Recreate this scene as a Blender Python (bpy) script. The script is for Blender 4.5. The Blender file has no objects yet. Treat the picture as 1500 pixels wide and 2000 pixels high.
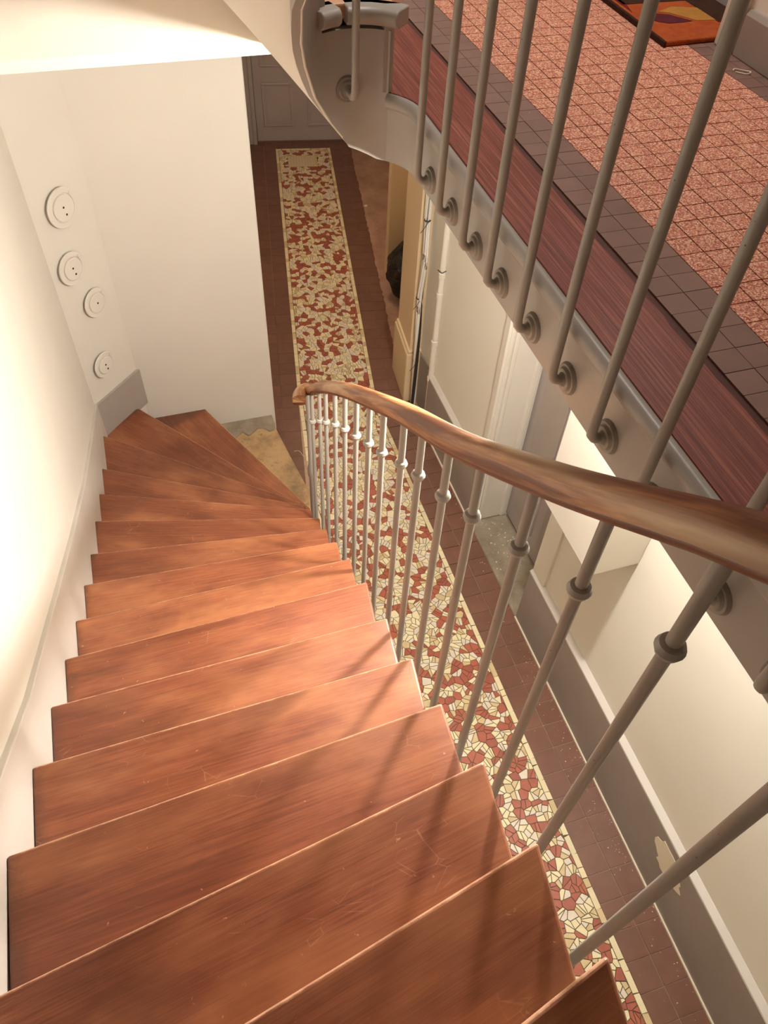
import bpy, bmesh, math, random
import numpy as np
from mathutils import Vector, Matrix
random.seed(7)
SC = bpy.context.scene
COL = SC.collection
H = 3.87                      # eye height of the camera above the hall floor; heights below are written relative to the eye
# ------------------------------------------------------------------ camera
cam_d = bpy.data.cameras.new('camera'); cam = bpy.data.objects.new('camera', cam_d); COL.objects.link(cam)
cam_d.sensor_fit = 'HORIZONTAL'; cam_d.sensor_width = 36.0; cam_d.lens = 1501.56 / 1500 * 36.0
cam_d.clip_start = 0.02; cam_d.clip_end = 60
def cam_axes(pitch, roll, yaw):
    f = np.array([0, math.cos(pitch), -math.sin(pitch)]); x = np.array([1., 0, 0]); d = np.cross(f, x)
    x2 = math.cos(roll) * x + math.sin(roll) * d; d2 = -math.sin(roll) * x + math.cos(roll) * d
    W = np.array([[math.cos(yaw), -math.sin(yaw), 0], [math.sin(yaw), math.cos(yaw), 0], [0, 0, 1]])
    return np.array([x2, d2, f]) @ W.T
RC = cam_axes(.878611, -.062924, -.3516)
M = Matrix.Identity(4)
for i in range(3):
    M[i][0] = RC[0][i]; M[i][1] = -RC[1][i]; M[i][2] = -RC[2][i]
M.translation = (0, 0, H); cam.matrix_world = M
SC.camera = cam
# ------------------------------------------------------------------ light and exposure
SC.view_settings.view_transform = 'Standard'; SC.view_settings.look = 'None'
SC.view_settings.gamma = 1.0; SC.view_settings.use_curve_mapping = False
SC.view_settings.exposure = 0.32
world = bpy.data.worlds.new('world'); SC.world = world; world.use_nodes = True
world.node_tree.nodes['Background'].inputs[0].default_value = (1.0, .88, .74, 1)
world.node_tree.nodes['Background'].inputs[1].default_value = 0.05
def lamp(name, kind, loc, power, color, size, rot=(0, 0, 0), size_y=None):
    l = bpy.data.lights.new(name, kind); l.energy = power; l.color = color
    if kind == 'AREA':
        l.size = size
        if size_y: l.shape = 'RECTANGLE'; l.size_y = size_y
    else: l.shadow_soft_size = size
    o = bpy.data.objects.new(name, l); o.location = (loc[0], loc[1], loc[2] + H); o.rotation_euler = rot; COL.objects.link(o); return o
lamp('hall_lamp', 'POINT', (1.05, 1.39, -.985), 98, (1, .96, .91), .04)             # lamp under the landing
lamp('upper_lamp', 'AREA', (1.05, 2.25, 1.55), 26, (1, .92, .86), .35)                 # ceiling light of the upper storey
lamp('corridor_fill', 'POINT', (1.66, 5.7, -1.08), 19, (1, .78, .58), .06)           # unseen warm fill light, added to brighten the far corridor

# ------------------------------------------------------------------ materials
def rgb(r, g, b):             # sRGB 0-255 -> linear
    f = lambda c: (c / 255 / 12.92) if c / 255 <= .04045 else ((c / 255 + .055) / 1.055) ** 2.4
    return (f(r), f(g), f(b), 1)
class N:
    def __init__(s, name, rough=.5, spec=.5):
        s.m = bpy.data.materials.new(name); s.m.use_nodes = True; s.t = s.m.node_tree
        s.b = s.t.nodes['Principled BSDF']; s.b.inputs['Roughness'].default_value = rough
        s.b.inputs['Specular IOR Level'].default_value = spec
        s._tc = None
    def n(s, kind, **kw):
        x = s.t.nodes.new(kind)
        for k, v in kw.items():
            if k in x.inputs.keys(): x.inputs[k].default_value = v
            else: setattr(x, k, v)
        return x
    def l(s, a, b): s.t.links.new(a, b)
    def coords(s, scale=(1, 1, 1), which='Object', rand=False):
        if not s._tc: s._tc = s.n('ShaderNodeTexCoord')
        src = s._tc.outputs[which]
        if rand:
            oi = s.n('ShaderNodeObjectInfo'); mu = s.n('ShaderNodeMath', operation='MULTIPLY'); mu.inputs[1].default_value = 37.0
            s.l(oi.outputs['Random'], mu.inputs[0])
            ad = s.n('ShaderNodeVectorMath', operation='ADD'); s.l(src, ad.inputs[0]); s.l(mu.outputs[0], ad.inputs[1]); src = ad.outputs[0]
        mp = s.n('ShaderNodeMapping'); mp.inputs['Scale'].default_value = scale; s.l(src, mp.inputs[0]); return mp.outputs[0]
    def noise(s, scale, vec=None, detail=4, rough=.55, dist=0):
        x = s.n('ShaderNodeTexNoise', Scale=scale, Detail=detail, Roughness=rough, Distortion=dist)
        if vec is not None: s.l(vec, x.inputs['Vector'])
        return x.outputs['Fac']
    def ramp(s, fac, stops):
        x = s.n('ShaderNodeValToRGB'); e = x.color_ramp.elements
        while len(e) < len(stops): e.new(.5)
        for i, (p, c) in enumerate(stops): e[i].position = p; e[i].color = c
        s.l(fac, x.inputs[0]); return x.outputs[0]
    def mix(s, fac, a, b, mode='MIX'):
        x = s.n('ShaderNodeMix', data_type='RGBA', blend_type=mode)
        if hasattr(fac, 'links'): s.l(fac, x.inputs[0])
        else: x.inputs[0].default_value = fac
        for i, v in ((6, a), (7, b)):
            if hasattr(v, 'links'): s.l(v, x.inputs[i])
            else: x.inputs[i].default_value = v
        return x.outputs[2]
    def color(s, c):
        if hasattr(c, 'links'): s.l(c, s.b.inputs['Base Color'])
        else: s.b.inputs['Base Color'].default_value = c
        return s
    def bump(s, fac, strength=.2, dist=.005):
        x = s.n('ShaderNodeBump', Strength=strength, Distance=dist); s.l(fac, x.inputs['Height']); s.l(x.outputs[0], s.b.inputs['Normal']); return s
    def rough(s, fac, lo, hi):
        x = s.n('ShaderNodeMapRange'); x.inputs[3].default_value = lo; x.inputs[4].default_value = hi; s.l(fac, x.inputs[0]); s.l(x.outputs[0], s.b.inputs['Roughness']); return s
W1 = (1, 1, 1, 1); K0 = (0, 0, 0, 1)
def plaster(name, c1, c2, rough=.6, bump=.15):
    m = N(name, rough, .3); v = m.coords()
    f = m.noise(1.3, v, 5); m.color(m.ramp(f, [(.3, c1), (.7, c2)]))
    m.bump(m.noise(9, v, 6, .65), bump, .01); return m.m
def paint(name, c, c2=None, rough=.4, bump=.12, speck=None):
    m = N(name, rough, .4); v = m.coords()
    col = m.ramp(m.noise(3, v, 5), [(.3, c), (.7, c2 or c)])
    if speck: col = m.mix(m.ramp(m.noise(85, v, 3, .7), [(.71, K0), (.75, W1)]), col, speck)
    m.color(col); m.bump(m.noise(22, v, 5, .6), bump, .006); return m.m
MAT = {}
MAT['white'] = plaster('white_plaster', rgb(224, 218, 208), rgb(231, 225, 215))
MAT['cream'] = plaster('cream_plaster', rgb(238, 232, 217), rgb(243, 238, 225))
MAT['tan'] = plaster('warm_cream_paint', rgb(226, 200, 160), rgb(232, 208, 170), .5)
MAT['soffit'] = plaster('soffit_plaster', rgb(230, 222, 207), rgb(236, 229, 215))
MAT['grey'] = paint('grey_paint', rgb(158, 147, 137), rgb(168, 157, 147))
MAT['basegrey'] = paint('baseboard_grey_paint', rgb(150, 140, 132), rgb(160, 150, 141), .42, .12, rgb(225, 215, 200))
MAT['string'] = paint('grey_string_paint', rgb(158, 151, 142), rgb(166, 159, 150), .38)
MAT['skirt'] = paint('pale_grey_paint', rgb(205, 198, 190), rgb(214, 207, 199), .45)
MAT['skirt2'] = paint('mid_grey_paint', rgb(164, 155, 147), rgb(170, 161, 153), .45)
MAT['wpaint'] = paint('white_gloss_paint', rgb(226, 218, 204), rgb(232, 225, 212), .35)
MAT['doorgrey'] = paint('door_grey_paint', rgb(166, 155, 150), rgb(175, 164, 159), .45)
MAT['iron'] = paint('iron_grey_paint', rgb(152, 146, 137), rgb(166, 159, 149), .36, .2, rgb(70, 55, 48))
MAT['rosette'] = paint('thick_grey_paint', rgb(118, 111, 101), rgb(158, 150, 139), .4, .8)
MAT['black'] = N('black_gap', .8).color(rgb(30, 24, 20)).m

def wood(name, dark, mid, light, gs=(1.6, 26, 26), rough=(.28, .5), wear=None, rand=True, which='Object', scratch=None, bump=.12):
    m = N(name, .4, .45)
    vg = m.coords(gs, which, rand); vb = m.coords((1, 1, 1), which, rand)
    g = m.noise(1.6, vg, 6, .62, .4)
    col = m.ramp(g, [(.25, dark), (.5, mid), (.78, light)])
    if wear:
        col = m.mix(m.ramp(m.noise(3.2, m.coords((.8, 2.2, 1), which, rand), 4, .6), [(.42, K0), (.66, W1)]), col, m.mix(.55, col, wear))
        col = m.mix(m.ramp(m.noise(4.5, m.coords((.7, 1.6, 1), which, rand), 3, .5), [(.58, K0), (.75, W1)]), col, m.mix(.45, col, dark))
    if scratch:
        col = m.mix(m.ramp(m.noise(55, vb, 3, .75), [(.69, K0), (.73, W1)]), col, m.mix(.5, col, scratch))
    m.color(col); m.rough(m.noise(7, vb, 4), *rough); m.bump(g, bump, .003); return m.m
def tread_wood():
    m = N('tread_wood', .4, .45)
    vb = m.coords((1, 1, 1), 'Object', True)
    g = m.noise(1.0, m.coords((6, 230, 230), 'Object', True), 6, .7, .4)
    g2 = m.noise(1.0, m.coords((1.5, 14, 14), 'Object', True), 5, .6, .6)
    col = m.ramp(g, [(.28, rgb(106, 58, 40)), (.5, rgb(142, 82, 55)), (.74, rgb(168, 103, 70))])
    col = m.mix(m.ramp(g2, [(.36, W1), (.58, K0)]), col, m.mix(.42, col, rgb(108, 58, 40)))
    col = m.mix(m.ramp(m.noise(3.0, m.coords((.8, 2.0, 1), 'Object', True), 4, .6), [(.45, K0), (.68, W1)]), col, m.mix(.55, col, rgb(192, 128, 86)))
    col = m.mix(m.ramp(m.noise(3.6, m.coords((.7, 1.8, 1), 'Object', True), 4, .6, .8), [(.50, K0), (.72, W1)]), col, m.mix(.5, col, rgb(96, 54, 40)))
    oi = m.n('ShaderNodeObjectInfo'); col = m.mix(m.ramp(oi.outputs['Random'], [(0, K0), (1, W1)]), col, m.mix(.16, col, rgb(92, 44, 32)))
    # worn pale line along the front edge, grime at the wall end
    sx = m.n('ShaderNodeSeparateXYZ'); m.l(m.coords((1, 1, 1)), sx.inputs[0])
    wob = m.n('ShaderNodeMath', operation='MULTIPLY_ADD'); m.l(m.noise(26, vb, 4, .7), wob.inputs[0]); wob.inputs[1].default_value = .010; m.l(sx.outputs[1], wob.inputs[2])
    ad = m.n('ShaderNodeMath', operation='ADD'); m.l(wob.outputs[0], ad.inputs[0]); ad.inputs[1].default_value = .5
    col = m.mix(m.ramp(ad.outputs[0], [(.5000, K0), (.5035, W1)]), col, rgb(214, 164, 128))
    gx = m.n('ShaderNodeMath', operation='MULTIPLY_ADD'); m.l(m.noise(30, vb, 4, .7), gx.inputs[0]); gx.inputs[1].default_value = .06; m.l(sx.outputs[0], gx.inputs[2])
    col = m.mix(m.ramp(gx.outputs[0], [(.03, W1), (.06, K0)]), col, m.mix(.55, col, rgb(84, 58, 46)))
    col = m.mix(m.ramp(m.noise(48, vb, 3, .8), [(.70, K0), (.74, W1)]), col, m.mix(.5, col, rgb(215, 165, 130)))
    sc = m.n('ShaderNodeTexVoronoi', Scale=1.0, feature='DISTANCE_TO_EDGE'); m.l(m.coords((16, 30, 16), 'Object', True), sc.inputs['Vector'])
    msk = m.ramp(m.noise(7, vb, 3, .6), [(.60, K0), (.66, W1)])
    col = m.mix(m.mix(1.0, m.ramp(sc.outputs['Distance'], [(.006, W1), (.014, K0)]), msk, 'MULTIPLY'), col, m.mix(.2, col, rgb(220, 170, 135)))
    m.color(col); m.rough(m.noise(9, vb, 5), .26, .5); m.bump(g, .15, .002); return m.m
MAT['tread'] = tread_wood()
MAT['board'] = wood('landing_board_wood', rgb(84, 34, 27), rgb(130, 60, 46), rgb(182, 112, 90), gs=(150, 2.6, 60), rough=(.42, .6), rand=False, bump=.5)
def rail_wood():
    m = N('handrail_wood', .35, .45); uv = lambda sc: m.coords(sc, 'UV')
    g = m.noise(1.0, uv((3.0, 60, 1)), 6, .65, .8); g2 = m.noise(1.0, uv((1.6, 22, 1)), 4, .6, 1.2)
    col = m.ramp(g, [(.30, rgb(112, 66, 42)), (.5, rgb(168, 114, 74)), (.72, rgb(206, 160, 112))])
    col = m.mix(m.ramp(g2, [(.42, W1), (.54, K0)]), col, m.mix(.9, col, rgb(104, 56, 34)))
    col = m.mix(m.ramp(m.noise(1.0, uv((1.1, 9, 1)), 3, .5, .6), [(.50, K0), (.62, W1)]), col, m.mix(.7, col, rgb(222, 190, 148)))
    m.color(col); m.bump(g, .12, .002); return m.m
MAT['rail'] = rail_wood()
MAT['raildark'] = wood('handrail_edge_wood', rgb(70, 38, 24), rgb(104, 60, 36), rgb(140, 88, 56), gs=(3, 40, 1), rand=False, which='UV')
def tile(name, c1, c2, rough=.35, sc=14, spk=None):
    m = N(name, rough, .45); v = m.coords((1, 1, 1), 'Object', True)
    col = m.ramp(m.noise(sc, v, 4), [(.3, c1), (.7, c2)])
    oi = m.n('ShaderNodeObjectInfo'); col = m.mix(m.ramp(oi.outputs['Random'], [(0, K0), (1, W1)]), col, m.mix(.12, col, K0))
    if spk: col = m.mix(m.ramp(m.noise(90, v, 2, .7), [(.74, K0), (.78, W1)]), col, spk)
    m.color(col); m.rough(m.noise(6, v, 3), rough - .08, rough + .12); return m.m
MAT['redtile'] = tile('red_brown_tile', rgb(116, 80, 66), rgb(128, 90, 75), .33, 10, rgb(190, 170, 150))
MAT['browntile'] = tile('brown_landing_tile', rgb(128, 98, 88), rgb(140, 108, 97), .35, 16, rgb(190, 170, 155))
MAT['mc1'] = tile('mosaic_cream', rgb(244, 228, 182), rgb(248, 236, 200), .4, 30)
MAT['mc2'] = tile('mosaic_pale', rgb(232, 218, 196), rgb(240, 230, 214), .4, 30)
MAT['mc3'] = tile('mosaic_buff', rgb(214, 190, 140), rgb(226, 204, 160), .4, 30)
MAT['mr1'] = tile('mosaic_red', rgb(172, 92, 70), rgb(182, 100, 78), .4, 30)
MAT['mr2'] = tile('mosaic_dark_red', rgb(158, 84, 66), rgb(172, 94, 74), .4, 30)
MAT['mgrout'] = tile('mosaic_mortar', rgb(88, 72, 46), rgb(106, 86, 56), .7, 40)
MAT['grout'] = tile('tile_mortar', rgb(190, 160, 136), rgb(205, 176, 152), .7, 40)
MAT['dgrout'] = tile('dark_tile_mortar', rgb(84, 48, 40), rgb(94, 56, 46), .7, 40)
m = N('speckled_tile', .6, .4); v = m.coords((1, 1, 1), 'Object', True)
vo = m.n('ShaderNodeTexVoronoi', Scale=420.0); m.l(v, vo.inputs['Vector'])
sep = m.n('ShaderNodeSeparateColor'); m.l(vo.outputs['Color'], sep.inputs[0])
m.color(m.ramp(sep.outputs[0], [(0, rgb(142, 70, 56)), (.3, rgb(192, 114, 92)), (.62, rgb(214, 140, 113)), (.92, rgb(244, 202, 170))]))
m.bump(vo.outputs['Distance'], .35, .002); MAT['speckle'] = m.m
m = N('stone', .75, .3); v = m.coords()
c = m.ramp(m.noise(5, v, 6, .65), [(.3, rgb(132, 106, 80)), (.5, rgb(186, 154, 112)), (.8, rgb(202, 174, 134))])
c = m.mix(m.ramp(m.noise(34, v, 5, .7), [(.55, K0), (.7, W1)]), c, rgb(128, 116, 98))
m.color(c); m.bump(m.noise(28, v, 6, .7), .5, .008); MAT['stone'] = m.m
m = N('worn_stone', .75, .3); v = m.coords()
c = m.ramp(m.noise(7, v, 6, .65), [(.3, rgb(126, 114, 98)), (.7, rgb(172, 158, 138))])
c = m.mix(m.ramp(m.noise(70, v, 4, .7), [(.66, K0), (.7, W1)]), c, rgb(226, 218, 202))
m.color(c); m.bump(m.noise(30, v, 6, .7), .5, .008); MAT['wornstone'] = m.m
m = N('concrete', .8, .2); v = m.coords()
m.color(m.ramp(m.noise(4, v, 7, .7), [(.3, rgb(160, 126, 112)), (.7, rgb(198, 164, 146))])); m.bump(m.noise(20, v, 6, .7), .5, .01); MAT['concrete'] = m.m
m = N('black_plastic', .22, .6); v = m.coords(); m.color(rgb(14, 12, 12)); m.bump(m.noise(9, v, 5, .6, 1.5), .9, .05); MAT['bag'] = m.m
MAT['cableg'] = N('grey_cable', .4).color(rgb(160, 153, 144)).m
MAT['cablew'] = N('white_cable', .4).color(rgb(236, 230, 220)).m
MAT['cablek'] = N('black_cable', .4).color(rgb(46, 42, 38)).m
def cloth(name, c1, c2):
    m = N(name, .95, .1); v = m.coords(); m.color(m.ramp(m.noise(40, v, 4), [(.3, c1), (.7, c2)])); m.bump(m.noise(420, v, 2), .9, .004); return m.m
MAT['mato'] = cloth('mat_orange', rgb(168, 78, 40), rgb(188, 94, 52))
MAT['matr'] = cloth('mat_dark_red', rgb(112, 36, 34), rgb(128, 44, 38))
MAT['matp'] = cloth('mat_plum', rgb(92, 40, 48), rgb(104, 48, 54))
MAT['maty'] = cloth('mat_ochre', rgb(176, 122, 56), rgb(192, 138, 70))
MAT['matk'] = cloth('mat_dark_brown', rgb(60, 40, 32), rgb(76, 50, 38))
MAT['flake'] = N('plaster_flake', .9).color(rgb(236, 224, 200)).m

# ------------------------------------------------------------------ mesh helpers
ORG = {}
class MB:
    def __init__(s): s.v = []; s.f = []; s.uv = []; s.mi = []
    def face(s, idx, mi=0): s.f.append(tuple(idx)); s.mi.append(mi)
    def prism(s, poly, z0, z1, mi=0, bottom=True):
        """vertical prism over a plan polygon; z1 may be a list of heights"""
        n = len(poly); b = len(s.v)
        a = sum(poly[i][0] * poly[(i + 1) % n][1] - poly[(i + 1) % n][0] * poly[i][1] for i in range(n))
        if a < 0: poly = poly[::-1]
        zt = z1 if isinstance(z1, (list, tuple)) else [z1] * n
        s.v += [(p[0], p[1], z0) for p in poly] + [(p[0], p[1], zt[i]) for i, p in enumerate(poly)]
        if bottom: s.face(range(b + n - 1, b - 1, -1), mi)
        s.face(range(b + n, b + 2 * n), mi)
        for i in range(n):
            j = (i + 1) % n; s.face((b + i, b + j, b + n + j, b + n + i), mi)
        return s
    def box(s, lo, hi, mi=0):
        return s.prism([(lo[0], lo[1]), (hi[0], lo[1]), (hi[0], hi[1]), (lo[0], hi[1])], lo[2], hi[2], mi)
    def profile_y(s, prof, y0, y1, mi=0):
        """extrude an (x, z) profile along y"""
        n = len(prof); b = len(s.v)
        s.v += [(p[0], y0, p[1]) for p in prof] + [(p[0], y1, p[1]) for p in prof]
        s.face(range(b, b + n), mi); s.face(range(b + 2 * n - 1, b + n - 1, -1), mi)
        for i in range(n):
            j = (i + 1) % n; s.face((b + j, b + i, b + n + i, b + n + j), mi)
        return s
    def tube(s, pts, sec, up=(0, 0, 1), closed_ends=True):
        """sweep a closed section [(side, up)] or a radius along points, with UVs (u along, v around) in metres"""
        if not isinstance(sec, list):
            r = sec; sec = [(r * math.cos(2 * math.pi * i / 12), r * math.sin(2 * math.pi * i / 12)) for i in range(12)]
        pts = [Vector(p) for p in pts]; n = len(sec); b = len(s.v); L = 0; up = Vector(up); last = None; rows = []
        per = [0]
        for i in range(n): per.append(per[-1] + math.dist(sec[i], sec[(i + 1) % n]))
        for i, p in enumerate(pts):
            t = (pts[min(i + 1, len(pts) - 1)] - pts[max(i - 1, 0)]).normalized()
            side = t.cross(up)
            if side.length < .05: side = last if last else t.orthogonal()
            side = (side - t * side.dot(t)).normalized(); last = side; u2 = side.cross(t)
            if i: L += (p - pts[i - 1]).length
            rows.append(L)
            s.v += [tuple(p + side * a + u2 * c) for a, c in sec]
        base = len(s.f)
        for i in range(len(pts) - 1):
            for j in range(n):
                k = (j + 1) % n
                s.face((b + i * n + j, b + i * n + k, b + (i + 1) * n + k, b + (i + 1) * n + j))
                s.uv.append((len(s.f) - 1, [(rows[i], per[j]), (rows[i], per[j + 1]), (rows[i + 1], per[j + 1]), (rows[i + 1], per[j])]))
        if closed_ends:
            s.face(range(b + n - 1, b - 1, -1)); e = b + (len(pts) - 1) * n; s.face(range(e, e + n))
        return s
    def lathe(s, prof, c, seg=16, axis=(0, 0, 1)):
        """revolve (radius, height) about an axis through c"""
        ax = Vector(axis).normalized(); o = ax.orthogonal().normalized(); q = ax.cross(o); b = len(s.v); c = Vector(c)
        for r, h in prof:
            for i in range(seg):
                a = 2 * math.pi * i / seg; s.v.append(tuple(c + ax * h + (o * math.cos(a) + q * math.sin(a)) * max(r, 1e-4)))
        for i in range(len(prof) - 1):
            for j in range(seg):
                k = (j + 1) % seg; s.face((b + i * seg + j, b + i * seg + k, b + (i + 1) * seg + k, b + (i + 1) * seg + j))
        s.face(range(b + seg - 1, b - 1, -1)); e = b + (len(prof) - 1) * seg; s.face(range(e, e + seg)); return s
    def build(s, name, mat, parent=None, origin=None, rot=0.0, smooth=None, bevel=0, label=None, kind=None, seg=2):
        if origin is None:
            origin = ORG[parent] if parent is not None else (0, 0, 0)
        me = bpy.data.meshes.new(name); c, si = math.cos(-rot), math.sin(-rot)
        loc = []
        for x, y, z in s.v:
            x -= origin[0]; y -= origin[1]; z -= origin[2]; loc.append((c * x - si * y, si * x + c * y, z))
        me.from_pydata(loc, [], s.f)
        for mm in (mat if isinstance(mat, list) else [mat]): me.materials.append(MAT[mm])
        if any(s.mi): me.polygons.foreach_set('material_index', s.mi)
        if s.uv:
            ul = me.uv_layers.new(name='UVMap')
            for fi, co in s.uv:
                for li, q in zip(me.polygons[fi].loop_indices, co): ul.data[li].uv = q
        me.validate()
        if smooth is not None:
            me.polygons.foreach_set('use_smooth', [True] * len(me.polygons)); me.set_sharp_from_angle(angle=math.radians(smooth))
        o = bpy.data.objects.new(name, me); COL.objects.link(o); ORG[o] = tuple(origin)
        if parent is not None:
            po = ORG[parent]; o.parent = parent; o.location = tuple(origin[i] - po[i] for i in range(3))
        else: o.location = (origin[0], origin[1], origin[2] + H)
        o.rotation_euler.z = rot
        if bevel:
            bv = o.modifiers.new('bevel', 'BEVEL'); bv.width = bevel; bv.segments = seg; bv.limit_method = 'ANGLE'; bv.angle_limit = math.radians(40)
        if label: o['label'] = label
        if kind: o['kind'] = kind
        return o
def thing(name, label, cat, loc, group=None, kind=None):
    o = bpy.data.objects.new(name, None); o.empty_display_size = .1; COL.objects.link(o)
    o.location = (loc[0], loc[1], loc[2] + H); ORG[o] = tuple(loc); o['label'] = label; o['category'] = cat
    if group: o['group'] = group
    if kind: o['kind'] = kind
    return o
def tag(o, label, cat, group=None):
    o['label'] = label; o['category'] = cat
    if group: o['group'] = group
    return o
def struct(o, label=None):
    o['kind'] = 'structure'
    if label: o['label'] = label
    return o
def clip(poly, p, n):
    """keep the side where (q-p).n <= 0"""
    out = []; L = len(poly)
    for i in range(L):
        a = poly[i]; b = poly[(i + 1) % L]
        da = (a[0] - p[0]) * n[0] + (a[1] - p[1]) * n[1]; db = (b[0] - p[0]) * n[0] + (b[1] - p[1]) * n[1]
        if da <= 0: out.append(a)
        if da * db < 0:
            t = da / (da - db); out.append((a[0] + t * (b[0] - a[0]), a[1] + t * (b[1] - a[1])))
    return out
def area(p): return abs(sum(p[i][0] * p[(i + 1) % len(p)][1] - p[(i + 1) % len(p)][0] * p[i][1] for i in range(len(p)))) / 2
def project(p):
    q = RC @ np.array(p, float); return 750 + 1501.56 * q[0] / q[2], 1000 + 1501.56 * q[1] / q[2], q[2]

# ------------------------------------------------------------------ plan data (metres; x right, y along the hall, z relative to the eye)
ZL, ZF, ZC = -.737, -3.87, -.895          # landing floor, hall floor, hall ceiling
RISE = .17
def tz(k): return -1.5266 - (k - 1) * RISE  # top of tread k of the lower flight
TIP = {-3: (.31, -.11), -2: (.344, .077), -1: (.371, .254), 0: (.388, .448), 1: (.398, .648), 2: (.414, .854), 3: (.426, 1.08), 4: (.443, 1.324), 5: (.451, 1.547),
       6: (.458, 1.758), 7: (.467, 1.961), 8: (.483, 2.161), 9: (.487, 2.357), 10: (.492, 2.53), 11: (.502, 2.70), 12: (.522, 2.825), 13: (.597, 2.925)}
WALLP = {-3: (-.484, -.42), -2: (-.484, -.14), -1: (-.484, .075), 0: (-.484, .315), 1: (-.484, .587), 2: (-.484, .83), 3: (-.484, 1.064), 4: (-.484, 1.303), 5: (-.484, 1.547),
         6: (-.484, 1.813), 7: (-.484, 2.09), 8: (-.484, 2.41), 9: (-.484, 2.73), 10: (-.484, 3.068), 11: (-.484, 3.50), 12: (-.272, 3.868), 13: (.132, 3.945)}
FU = (.1707, .9853); FV = (.9853, -.1707); FO = (1.39, 4.155)   # frame of the far corridor, which bends 10 degrees
def far(u, v): return (FO[0] + FU[0] * u + FV[0] * v, FO[1] + FU[1] * u + FV[1] * v)

# ================================================================== structure
b = MB().box((-.75, -2.6, -4.1), (-.5, 3.70, 2.35)); struct(b.build('wall_left', 'white'), 'white plaster wall along the left side of the stairs')
MB().prism([(-.52, 3.665), (-.205, 3.98), (-.20, 4.2), (-.75, 4.2), (-.75, 3.66)], -4.1, ZC + .05).build('wall_corner', 'white')
struct(bpy.data.objects['wall_corner'], 'narrow diagonal wall carrying the round cover plates')
MB().box((-.30, 3.95, -4.1), (.597, 4.2, ZC + .05)).build('wall_back', 'white', bevel=.012, seg=3)
struct(bpy.data.objects['wall_back'], 'white plaster wall at the foot of the winding stairs')
# right wall of the near hall with a recessed doorway
b = MB().box((1.645, -2.6, -4.1), (1.95, 2.03, ZC + .05)).box((1.645, 2.78, -4.1), (2.1, 3.76, ZC + .05)).box((1.645, 2.0, -1.75), (1.95, 2.80, ZC + .05))
struct(b.build('wall_right', 'cream'), 'cream plaster wall on the right of the tiled hall')
b = MB().box((1.70, 3.74, -4.1), (2.7, 4.4, ZC + .05)); struct(b.build('wall_recess', 'cream'), 'cream wall behind the pipe and cables')
# recess and far corridor
p5 = (1.925, 5.55)
b = MB().prism([p5, (2.75, 5.42), (2.77, 5.53), (1.938, 5.66)], -4.1, ZC + .05); b.prism([(2.70, 5.5), far(1.75, .86), far(1.78, .66), far(4.3, .66), far(4.3, .95), (2.9, 6.5)], -4.1, ZC + .05)
b.box((2.5, 4.3, -4.1), (2.75, 5.6, ZC + .05))
struct(b.build('wall_far_right', 'tan'), 'warm cream wall on the right of the far corridor')
b = MB().prism([(.35, 4.15), far(.15, -.93), far(4.35, -.93), far(4.35, -1.2)], -4.1, ZC + .05); struct(b.build('wall_far_left', 'white'), 'left wall of the far corridor')
b = MB().prism([far(4.12, -1.4), far(4.12, -.90), far(4.4, -.90), far(4.4, -1.4)], -4.1, ZC + .05)
b.prism([far(4.12, .25), far(4.12, 1.2), far(4.4, 1.2), far(4.4, .25)], -4.1, ZC + .05)
b.prism([far(4.12, -.95), far(4.12, .3), far(4.4, .3), far(4.4, -.95)], ZF + 2.16, ZC + .05)
struct(b.build('wall_far_end', 'doorgrey'), 'wall around the grey panelled door at the far end')
# storey above
b = MB().box((-.5, 2.44, -.86), (.433, 2.6, 2.35)).box((.433, 2.441, -.765), (.635, 2.6, 2.35)); struct(b.build('wall_upper_back', 'soffit'), 'white bulkhead over the foot of the stairs')
b = MB().box((1.54, -2.6, -.80), (1.78, 1.87, 2.35)).box((1.54, 2.75, -.80), (1.78, 4.1, 2.35)).box((1.54, 1.8, 1.35), (1.78, 2.8, 2.35))
struct(b.build('wall_upper_right', 'cream'), 'wall on the right of the upper landing')
b = MB().box((.433, 4.0, -.86), (1.8, 4.2, 2.35)); struct(b.build('wall_upper_end', 'cream'), 'end wall of the upper landing')
b = MB().box((-.75, -2.8, -4.1), (1.95, -2.6, 2.35)); struct(b.build('wall_rear', 'cream'), 'wall behind the stairs')
b = MB().box((-.75, -2.8, 2.35), (1.95, 4.2, 2.5)); struct(b.build('ceiling', 'soffit'), 'ceiling of the upper storey')
# hall ceiling = underside of the landing, notched by the stair well
b = MB().prism([(.645, -2.6), (.645, 1.66), (1.66, 1.66), (1.66, -2.6)], ZC, -.76)
b.prism([(.645, 1.66), (.635, 1.71), (.60, 1.77), (.53, 1.80), (.506, 1.87), (.488, 2.127), (.433, 2.45), (.433, 2.9), (1.66, 2.9), (1.66, 1.66)], -.862, -.76)
b.prism([(-.5, 2.45), (.60, 2.45), (.60, 4.2), (-.5, 4.2)], ZC, -.86)
b.prism([(.60, 2.88), (2.8, 2.88), (2.8, 5.8), far(4.4, 1.2), far(4.4, -1.3), (.35, 4.2), (.6, 4.2)], ZC, -.76)
struct(b.build('ceiling', 'cream'), 'ceiling of the hall under the landing')

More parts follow.
